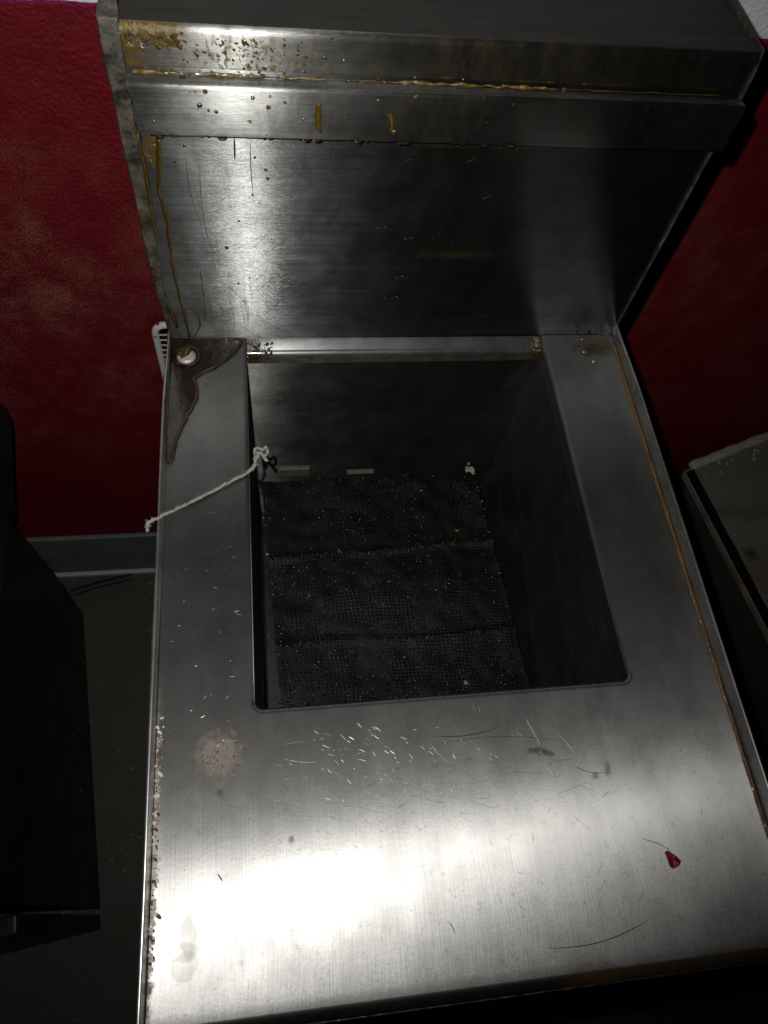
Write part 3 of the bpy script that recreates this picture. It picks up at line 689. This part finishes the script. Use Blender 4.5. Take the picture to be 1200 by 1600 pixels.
# ------------------------------------------------------------------ perforated screen lying in the tank
SZ = -.205
scn = thing('burner_screen', 'blackened perforated screen crusted with crumbs lying inside the tank', 'screen', (0, -.15, SZ))
bl = [at(408, 756, 'z', SZ), at(738, 731, 'z', SZ), at(832, 1085, 'z', SZ), at(440, 1110, 'z', SZ)]
bl[2] = bl[1].lerp(bl[2], 1.08); bl[3] = bl[0].lerp(bl[3], 1.03)
bl = [Vector((max(XL + .002, p.x), max(YF + .002, min(YB - .009, p.y)), SZ)) for p in bl]
def onscr(s, t):
    q = Vector((s * 16, t * 18, 6)); s, t = s + .007 * mnoise.noise(q), t + .007 * mnoise.noise(q + Vector((9, 9, 9)))
    p = bl[0].lerp(bl[1], s).lerp(bl[3].lerp(bl[2], s), t)
    z = SZ + .010 * (1 - s) * .4 + .006 * mnoise.noise(Vector((s * 3, t * 3, 1))) + .0015 * mnoise.noise(Vector((s * 14, t * 14, 4)))
    for c in (.335, .70):
        c += .05 * (.5 - s) + .018 * mnoise.noise(Vector((s * 3, c * 9, 8)))
        z += (.0026 * math.exp(-((t - c - .008) / .016) ** 2)) * (.65 + .6 * mnoise.noise(Vector((s * 5, c * 5, 3))))
    return Vector((p.x, p.y, z))
g = G('greasy_black_screen'); n_ = g.noise(60, 4, .7)
M_SCREEN = g.done(g.bsdf(color=g.mix(n_, (.0018, .0018, .0016), (.0065, .006, .0052)), rough=g.ramp(n_, .3, .7, .3, .6), metal=0., spec=.22, normal=g.bump(g.noise(800, 3, .6), .001, .7)))
NS = 62
for c0, c1, rows in ((0, .335, 26), (.335, .70, 28), (.70, 1, 23)):
    mb = MB()
    for j in range(rows):
        for i in range(NS):
            s0, s1 = i / NS, (i + 1) / NS; t0, t1 = c0 + (c1 - c0) * j / rows, c0 + (c1 - c0) * (j + 1) / rows
            clog = mnoise.noise(Vector((s0 * 7, t0 * 8, 2))) + random.uniform(-.3, .3)
            if clog > .12 or i in (0, NS - 1):
                mb.add([onscr(s0, t0), onscr(s1, t0), onscr(s1, t1), onscr(s0, t1)], [(0, 1, 2, 3)]); continue
            k = .27
            O = [onscr(s0, t0), onscr(s1, t0), onscr(s1, t1), onscr(s0, t1)]; c = sum(O, Vector()) / 4
            I = [c + (q - c) * (1 - 2 * k) * random.uniform(.85, 1.2) for q in O]; Dn = [q - Vector((0, 0, .0012)) for q in I]
            mb.add(O + I + Dn, [(a, (a + 1) % 4, 4 + (a + 1) % 4, 4 + a) for a in range(4)] + [(4 + a, 4 + (a + 1) % 4, 8 + (a + 1) % 4, 8 + a) for a in range(4)])
    p = mb.build('screen_panel', M_SCREEN, scn)
mb = MB(); mp = MB()  # mp: pale crumbs, their light colour also painting tiny glints on the screen
for i in range(9000):
    s, t = random.random(), random.random()
    e = mnoise.noise(Vector((s * 4, t * 5, 7)))
    if e < random.uniform(-.5, .35) and t < .75: continue
    (mp if random.random() < .08 else mb).chip(onscr(s, t) + Vector((0, 0, .0003)), random.uniform(.0003, .0009) * (1.5 if random.random() < .06 else 1))
for i in range(520):                                  # crust gathered along the two creases
    s = random.random(); c = random.choice((.335, .70)); c += .05 * (.5 - s) + .018 * mnoise.noise(Vector((s * 3, c * 9, 8)))
    (mp if random.random() < .45 and mnoise.noise(Vector((s * 6, c * 3, 1))) > -.15 else mb).chip(onscr(s, c + .008 + random.gauss(0, .006)) + Vector((0, 0, .0003)), random.uniform(.0003, .0008))
for i in range(300):
    t = random.random(); s = random.choice((.0, 1.)) + random.gauss(0, .006); mb.chip(onscr(s, t), random.uniform(.0005, .0014))
mb.build('char_crumbs', M_CHAR, scn)['kind'] = 'stuff'; mp.build('pale_crumbs_and_glints', simple('singed_crumb_and_glint', (.20, .175, .14), .6, var=.6, sc=600), scn)['kind'] = 'stuff'
def crumb(name, px, r, mat, label, cat, n=7, z=SZ + .004):
    mb = MB(); p = at(*px, 'z', z)
    for i in range(n): mb.chip(p + Vector((random.gauss(0, r * .6), random.gauss(0, r * .6), random.uniform(0, r))), r * random.uniform(.4, .8))
    return tag(seat(mb.build(name, mat)), label, cat)
crumb('crumb', (733, 734), .0042, M_PALECRUMB, 'pale crumbly lump of batter on the far right corner of the black screen', 'crumb', 12)
crumb('crumb', (712, 831), .0022, M_ORANGECRUMB, 'small orange crumb on the black screen near its first seam', 'crumb', 4, SZ + .002)
crumb('crumb', (727, 1067), .0026, M_PALECRUMB, 'pale pinkish crumb near the front edge of the black screen', 'crumb', 5, SZ + .002)
crumb('crumb', (418, 866), .0020, M_PALECRUMB, 'greyish crumb on the left edge of the black screen', 'crumb', 4, SZ + .005)

# ------------------------------------------------------------------ string across the left of the top
def rope(path, r, parent, name, mat, turns):
    P = smoothline(path, 14); L = [0]
    for a, b in zip(P, P[1:]): L.append(L[-1] + (b - a).length)
    for ph in (0, math.pi):
        pts, rad = [], []
        for i, p in enumerate(P):
            t = (P[min(i + 1, len(P) - 1)] - P[max(i - 1, 0)]).normalized(); a = t.cross(Vector((.2, .1, .97))).normalized(); b = a.cross(t)
            an = ph + L[i] * turns; pts.append(p + a * math.cos(an) * r + b * math.sin(an) * r)
            rad.append(r * (1 + .3 * math.sin(L[i] * 2600) + .45 * mnoise.noise(p * 420)) * random.uniform(.85, 1.2))
        mb = MB(); mb.tube(pts, rad, 7); mb.build(name, mat, parent, True)
st = thing('string', 'frayed white twisted string lying over the left rim and knotted at the tank', 'string', at(320, 770, 'z', 0))
px = [(244, 826), (243, 815), (249, 808), (265, 800), (290, 788), (320, 774), (345, 761), (368, 748), (385, 740)]
zz = [.0065, .0135, .0138, .006, .0022, .0022, .0022, .0022, .0022]
path = [at(u, v, 'z', z) for (u, v), z in zip(px, zz)]
path[0] = Vector((-.2112, path[0].y, .004)); path[1] = Vector((-.2095, path[1].y, .0125))
for u, v, z in ((393, 734, 0), (398, 725, -.003), (399, 713, -.004), (400, 704, -.002)): path.append(at(u, v, 'z', z))
dense = []
for a, b in zip(path, path[1:]):
    for k in range(4): dense.append(a.lerp(b, k / 4) + Vector((random.gauss(0, .00025), random.gauss(0, .00025), 0)))
rope(dense, .00060, st, 'strand', M_ROPE, 1500)
mb = MB(); kp = [at(u, v, 'z', -.002) for u, v in ((399, 715), (398, 704), (404, 701), (410, 704), (416, 700), (418, 708), (412, 714), (417, 721), (411, 712), (405, 708), (402, 716))]
mb.tube([p + Vector((0, 0, random.uniform(-.0015, .002))) for p in smoothline(kp, 6)], .0012, 7); mb.build('knot', M_ROPE, st, True)
mb = MB()
for i in range(620):
    p = random.choice(dense); q = p + Vector((random.gauss(0, .001), random.gauss(0, .001), random.uniform(-.0003, .0012)))
    mb.tube([p, p.lerp(q, .6) + Vector((0, 0, .0003)), q], .00016, 4)
mb.build('fray', M_ROPE, st)['kind'] = 'stuff'

# ------------------------------------------------------------------ loose red chip on the top
c = at(1050, 1343, 'z', 0); a = [at(u, v, 'z', 0) for u, v in ((1038, 1331), (1044, 1329), (1054, 1337), (1064, 1345), (1062, 1352), (1052, 1358), (1046, 1354))]
zt = Vector((0, 0, ZT(c.y))); c += zt; a = [p + zt for p in a]; mb = MB(); N = len(a); hs = (.0008, .0010, .0026, .0012, .0016, .0004, .0006)
mb.v = [tuple(p + Vector((0, 0, .0002))) for p in a] + [tuple(p.lerp(c, .12) + Vector((0, 0, h))) for p, h in zip(a, hs)] + [tuple(c + Vector((.0005, 0, .0009)))]
mb.f = [(i, (i + 1) % N, N + (i + 1) % N, N + i) for i in range(N)] + [(N + i, N + (i + 1) % N, 2 * N) for i in range(N)] + [tuple(range(N))]
tag(seat(mb.build('chip', M_REDCHIP)), 'small shiny red chip lying on the front right of the steel top', 'chip')

# ------------------------------------------------------------------ white wire rack behind the fryer
RY = .13
rk = thing('wire_rack', 'white coated wire rack standing between the fryer and the red wall', 'rack', (-.1, RY, FLOOR))
p0 = at(240, 508, 'y', RY); xl = p0.x; zt = p0.z
xr = .14
fr = [(xl, RY, FLOOR + .004), (xl, RY, zt - .012)] + [(xl + .012 - .012 * math.cos(math.radians(k)), RY, zt - .012 + .012 * math.sin(math.radians(k))) for k in (15, 30, 45, 60, 75, 90)] + [(xr - .012, RY, zt)] + [(xr - .012 + .012 * math.sin(math.radians(k)), RY, zt - .012 + .012 * math.cos(math.radians(k))) for k in (15, 30, 45, 60, 75, 90)] + [(xr, RY, FLOOR + .004)]
mb = MB(); mb.tube(fr, .0040, 10); mb.build('frame', M_WIRE, rk, True)
bm_ = None
for i in range(38):
    z = zt - .0145 - i * .0084
    if bm_ is None:
        mb = MB(); mb.tube([(xl + .002, RY - .001, z), (xr - .002, RY - .001, z)], .0010, 8); bm_ = mb.build('bar', M_WIRE, rk, True); z0 = z
    else:
        o = bm_.copy(); COL.objects.link(o); o.parent = rk; o.matrix_parent_inverse = bm_.matrix_parent_inverse.copy(); o.location = (0, 0, z - z0)
mb = MB()
for q in ((at(246, 507, 'y', RY - .004)), (at(243, 527, 'y', RY - .004))): mb.lump(q + Vector((0, .0006, 0)), (0, -1, 0), .0022, .0006, 8, 1, 0, .3)
mb.build('rust_spots', M_RUSTSPOT, rk)

# ------------------------------------------------------------------ black cabinet to the left
fb, ff = at(130, 960, 'z', FLOOR + .004), at(157, 1420, 'z', FLOOR + .004)
cab = thing('black_cabinet', 'matt black sheet metal cabinet standing on the floor left of the fryer', 'cabinet', (fb.x - .25, (fb.y + ff.y) / 2, FLOOR))
dr = (ff - fb).normalized(); sd = Vector((dr.y, -dr.x, 0))
if sd.x > 0: sd = -sd
H0 = .27
def P(s, d, h): return fb + dr * s + sd * d + Vector((0, 0, h))
Lc = (ff - fb).length
def cabpt(u, v):                                   # a pixel on the plane of the cabinet's right face
    d = CAM_R @ Vector(((u - 600) / F, -(v - 800) / F, -1)); n = sd; t = (fb - CAM_P).dot(n) / d.dot(n); q = CAM_P + d * t - fb
    return q.dot(dr), q.z
s1, h1 = cabpt(90, 890)
top = cabpt(25, 800)[1]
mb = MB()
vs = [P(0, 0, 0), P(Lc, 0, 0), P(Lc, 0, top), P(0, 0, h1), P(Lc, .012, top + .12), P(0, .010, top)]
mb.add(vs, [(0, 1, 2, 3), (3, 2, 4, 5)]); bevel(mb.build('side_panel', M_BLACKSHEET, cab), .006, 3)
mb = MB(); q = [P(0, .0, 0), P(0, .5, 0), P(0, .5, top + .02), P(0, .010, top)]
mb.add(q, [(0, 1, 2, 3)]); mb.add([P(0, .010, top), P(Lc, .012, top + .12), P(Lc, .5, top + .12), P(0, .5, top + .02)], [(0, 1, 2, 3)]); mb.build('top_panel', M_BLACKSHEET, cab)
mb = MB(); mb.box((0, 0, 0), (1, 1, 1)); M4 = lambda p: P(Lc + .008 + p[0] * .022, .0 + p[1] * .5, .004 + p[2] * .42)
mb.v = [tuple(M4(p)) for p in mb.v]; bevel(mb.build('front_door', M_BLACKSHEET, cab), .003)
yb = fb.y + .002
gp = [at(u, v, 'y', yb) for u, v in ((25, 812), (22, 770), (19, 676), (8, 655), (-60, 610), (-60, 930))]
vs = gp + [p + Vector((-.004, .022, 0)) for p in gp]; n = len(gp)
bevel(mesh('back_guard', vs, [tuple(range(n)), tuple(range(n, 2 * n))] + [(k, (k + 1) % n, n + (k + 1) % n, n + k) for k in range(n)], M_BLACKSHEET, cab), .003)
nrm_ = -sd
for q in ((.06, .05), (Lc - .04, .05), (Lc - .04, .24), (.06, .24)):
    mb = MB(); mb.lump(P(q[0], -.0002, q[1]), nrm_, .0045, .002, 10, 1, 0, .05); mb.build('screw', M_BLACKIRON, cab, True)
for q in (.05, Lc - .05):
    mb = MB(); p = P(q, .04, -.0035); mb.tube([p, p + Vector((0, 0, .0034))], .014, 12); mb.build('foot', M_RUBBER, cab, sharp=50)
mb = MB()
for k in range(60): mb.lump(P(random.uniform(0, Lc), -.0001, random.uniform(.01, h1)), nrm_, random.choice((.0005, .0008, .0014)), .0005, 6, random.uniform(1, 2.5), random.uniform(0, 3), .4)
mb.build('dust_specks', simple('grey_dust', (.16, .16, .15), .9), cab)['kind'] = 'stuff'
# iron bar on the floor beside it
a, b = at(112, 926, 'z', FLOOR + .006), at(205, 901, 'z', FLOOR + .006)
mb = MB(); mb.tube([a, a.lerp(b, .5) + Vector((0, .002, 0)), b], [.008, .0075, .007], 10, ((0, 0, 1), .7)); tag(seat(mb.build('iron_bar', M_BLACKIRON, sharp=50)), 'short black iron bar lying on the floor behind the black cabinet', 'bar')

# ------------------------------------------------------------------ low counter right of the fryer
C_, E_ = at(1069, 734, 'z', SLAB), Vector((.731, WALL - .004, SLAB)); G_ = at(1200, 985, 'z', SLAB)
ct = thing('low_counter', 'low stained grey counter against the red wall with a pale crusted back edge', 'counter', (.8, -.2, FLOOR))
gd = (G_ - C_).normalized(); H_ = C_ + gd * .85
poly = [C_, E_, Vector((1.4, WALL - .004, SLAB)), Vector((1.4, H_.y, SLAB)), H_]
def slab(name, pts, z0, z1, mat, wd=.004):
    n = len(pts); vs = [Vector((p.x, p.y, z0)) for p in pts] + [Vector((p.x, p.y, z1)) for p in pts]
    return bevel(mesh(name, vs, [tuple(range(n)), tuple(range(n, 2 * n))] + [(k, (k + 1) % n, n + (k + 1) % n, n + k) for k in range(n)], mat, ct), wd, 2)
slab('top_panel', poly, SLAB - .018, SLAB, M_SLAB)
ins = [C_ + Vector((.012, -.012, 0)), E_ + Vector((.004, -.012, 0)), poly[2] + Vector((-.012, -.012, 0)), poly[3] + Vector((-.012, .012, 0)), H_ + Vector((.012, .012, 0))]
slab('side_panel', ins, FLOOR + .002, SLAB - .0185, simple('dull_grey_panel', (.045, .046, .042), .6, var=.4, sc=14))
sd_ = Vector((-gd.y, gd.x, 0)); sd_ = sd_ if sd_.x > 0 else -sd_
mb = MB(); N = 40
for k in range(N + 1):
    p = C_ + gd * (.006 + .84 * k / N); wd = .0135 + .002 * mnoise.noise(Vector((k * .5, 1, 1)))
    for q in (Vector((0, 0, .0004)), Vector((0, 0, .006)), sd_ * wd + Vector((0, 0, .005)), sd_ * (wd + .001) + Vector((0, 0, .0004))): mb.v.append(tuple(p + q))
mb.f = [(4 * k + a, 4 * k + a + 1, 4 * k + a + 5, 4 * k + a + 4) for k in range(N) for a in range(3)] + [(0, 1, 2, 3), (4 * N, 4 * N + 1, 4 * N + 2, 4 * N + 3)]
mb.build('edge_trim', M_RUBBER, ct)
ed = (E_ - C_).normalized(); mb = MB(); N = 46; pts = []; rad = []
for k in range(N + 1):
    t = k / N; pts.append(C_.lerp(E_, .06 + .94 * t) + Vector((0, 0, .0045 + mnoise.noise(Vector((t * 9, 2, 2))) * .0012)))
    rad.append((.0078 + mnoise.noise(Vector((t * 7, 7, 1))) * .0016 + mnoise.noise(Vector((t * 60, 7, 1))) * .0005) * (.75 if k == 0 else 1))
mb.tube(pts, rad, 9, ((0, 0, 1), .6)); mb.build('back_trim', M_BATTEN, ct, sharp=25)
mb = MB()
for k in range(14):
    t = random.random(); mb.lump(C_.lerp(E_, t) + Vector((random.uniform(0, .02), -random.uniform(.01, .03), 0)), (0, 0, 1), random.uniform(.0008, .003), .001, 7, 1.4, random.uniform(0, 3), .4)
mb.strip([pts[4] + Vector((0, -.003, .0052)), pts[10] + Vector((0, -.002, .0055)), pts[20] + Vector((0, -.003, .0052)), pts[30] + Vector((0, -.002, .0054))], (0, -.3, .95), .0016, .0003)
mb.build('paint_crumbs', M_BATTEN, ct)['kind'] = 'stuff'
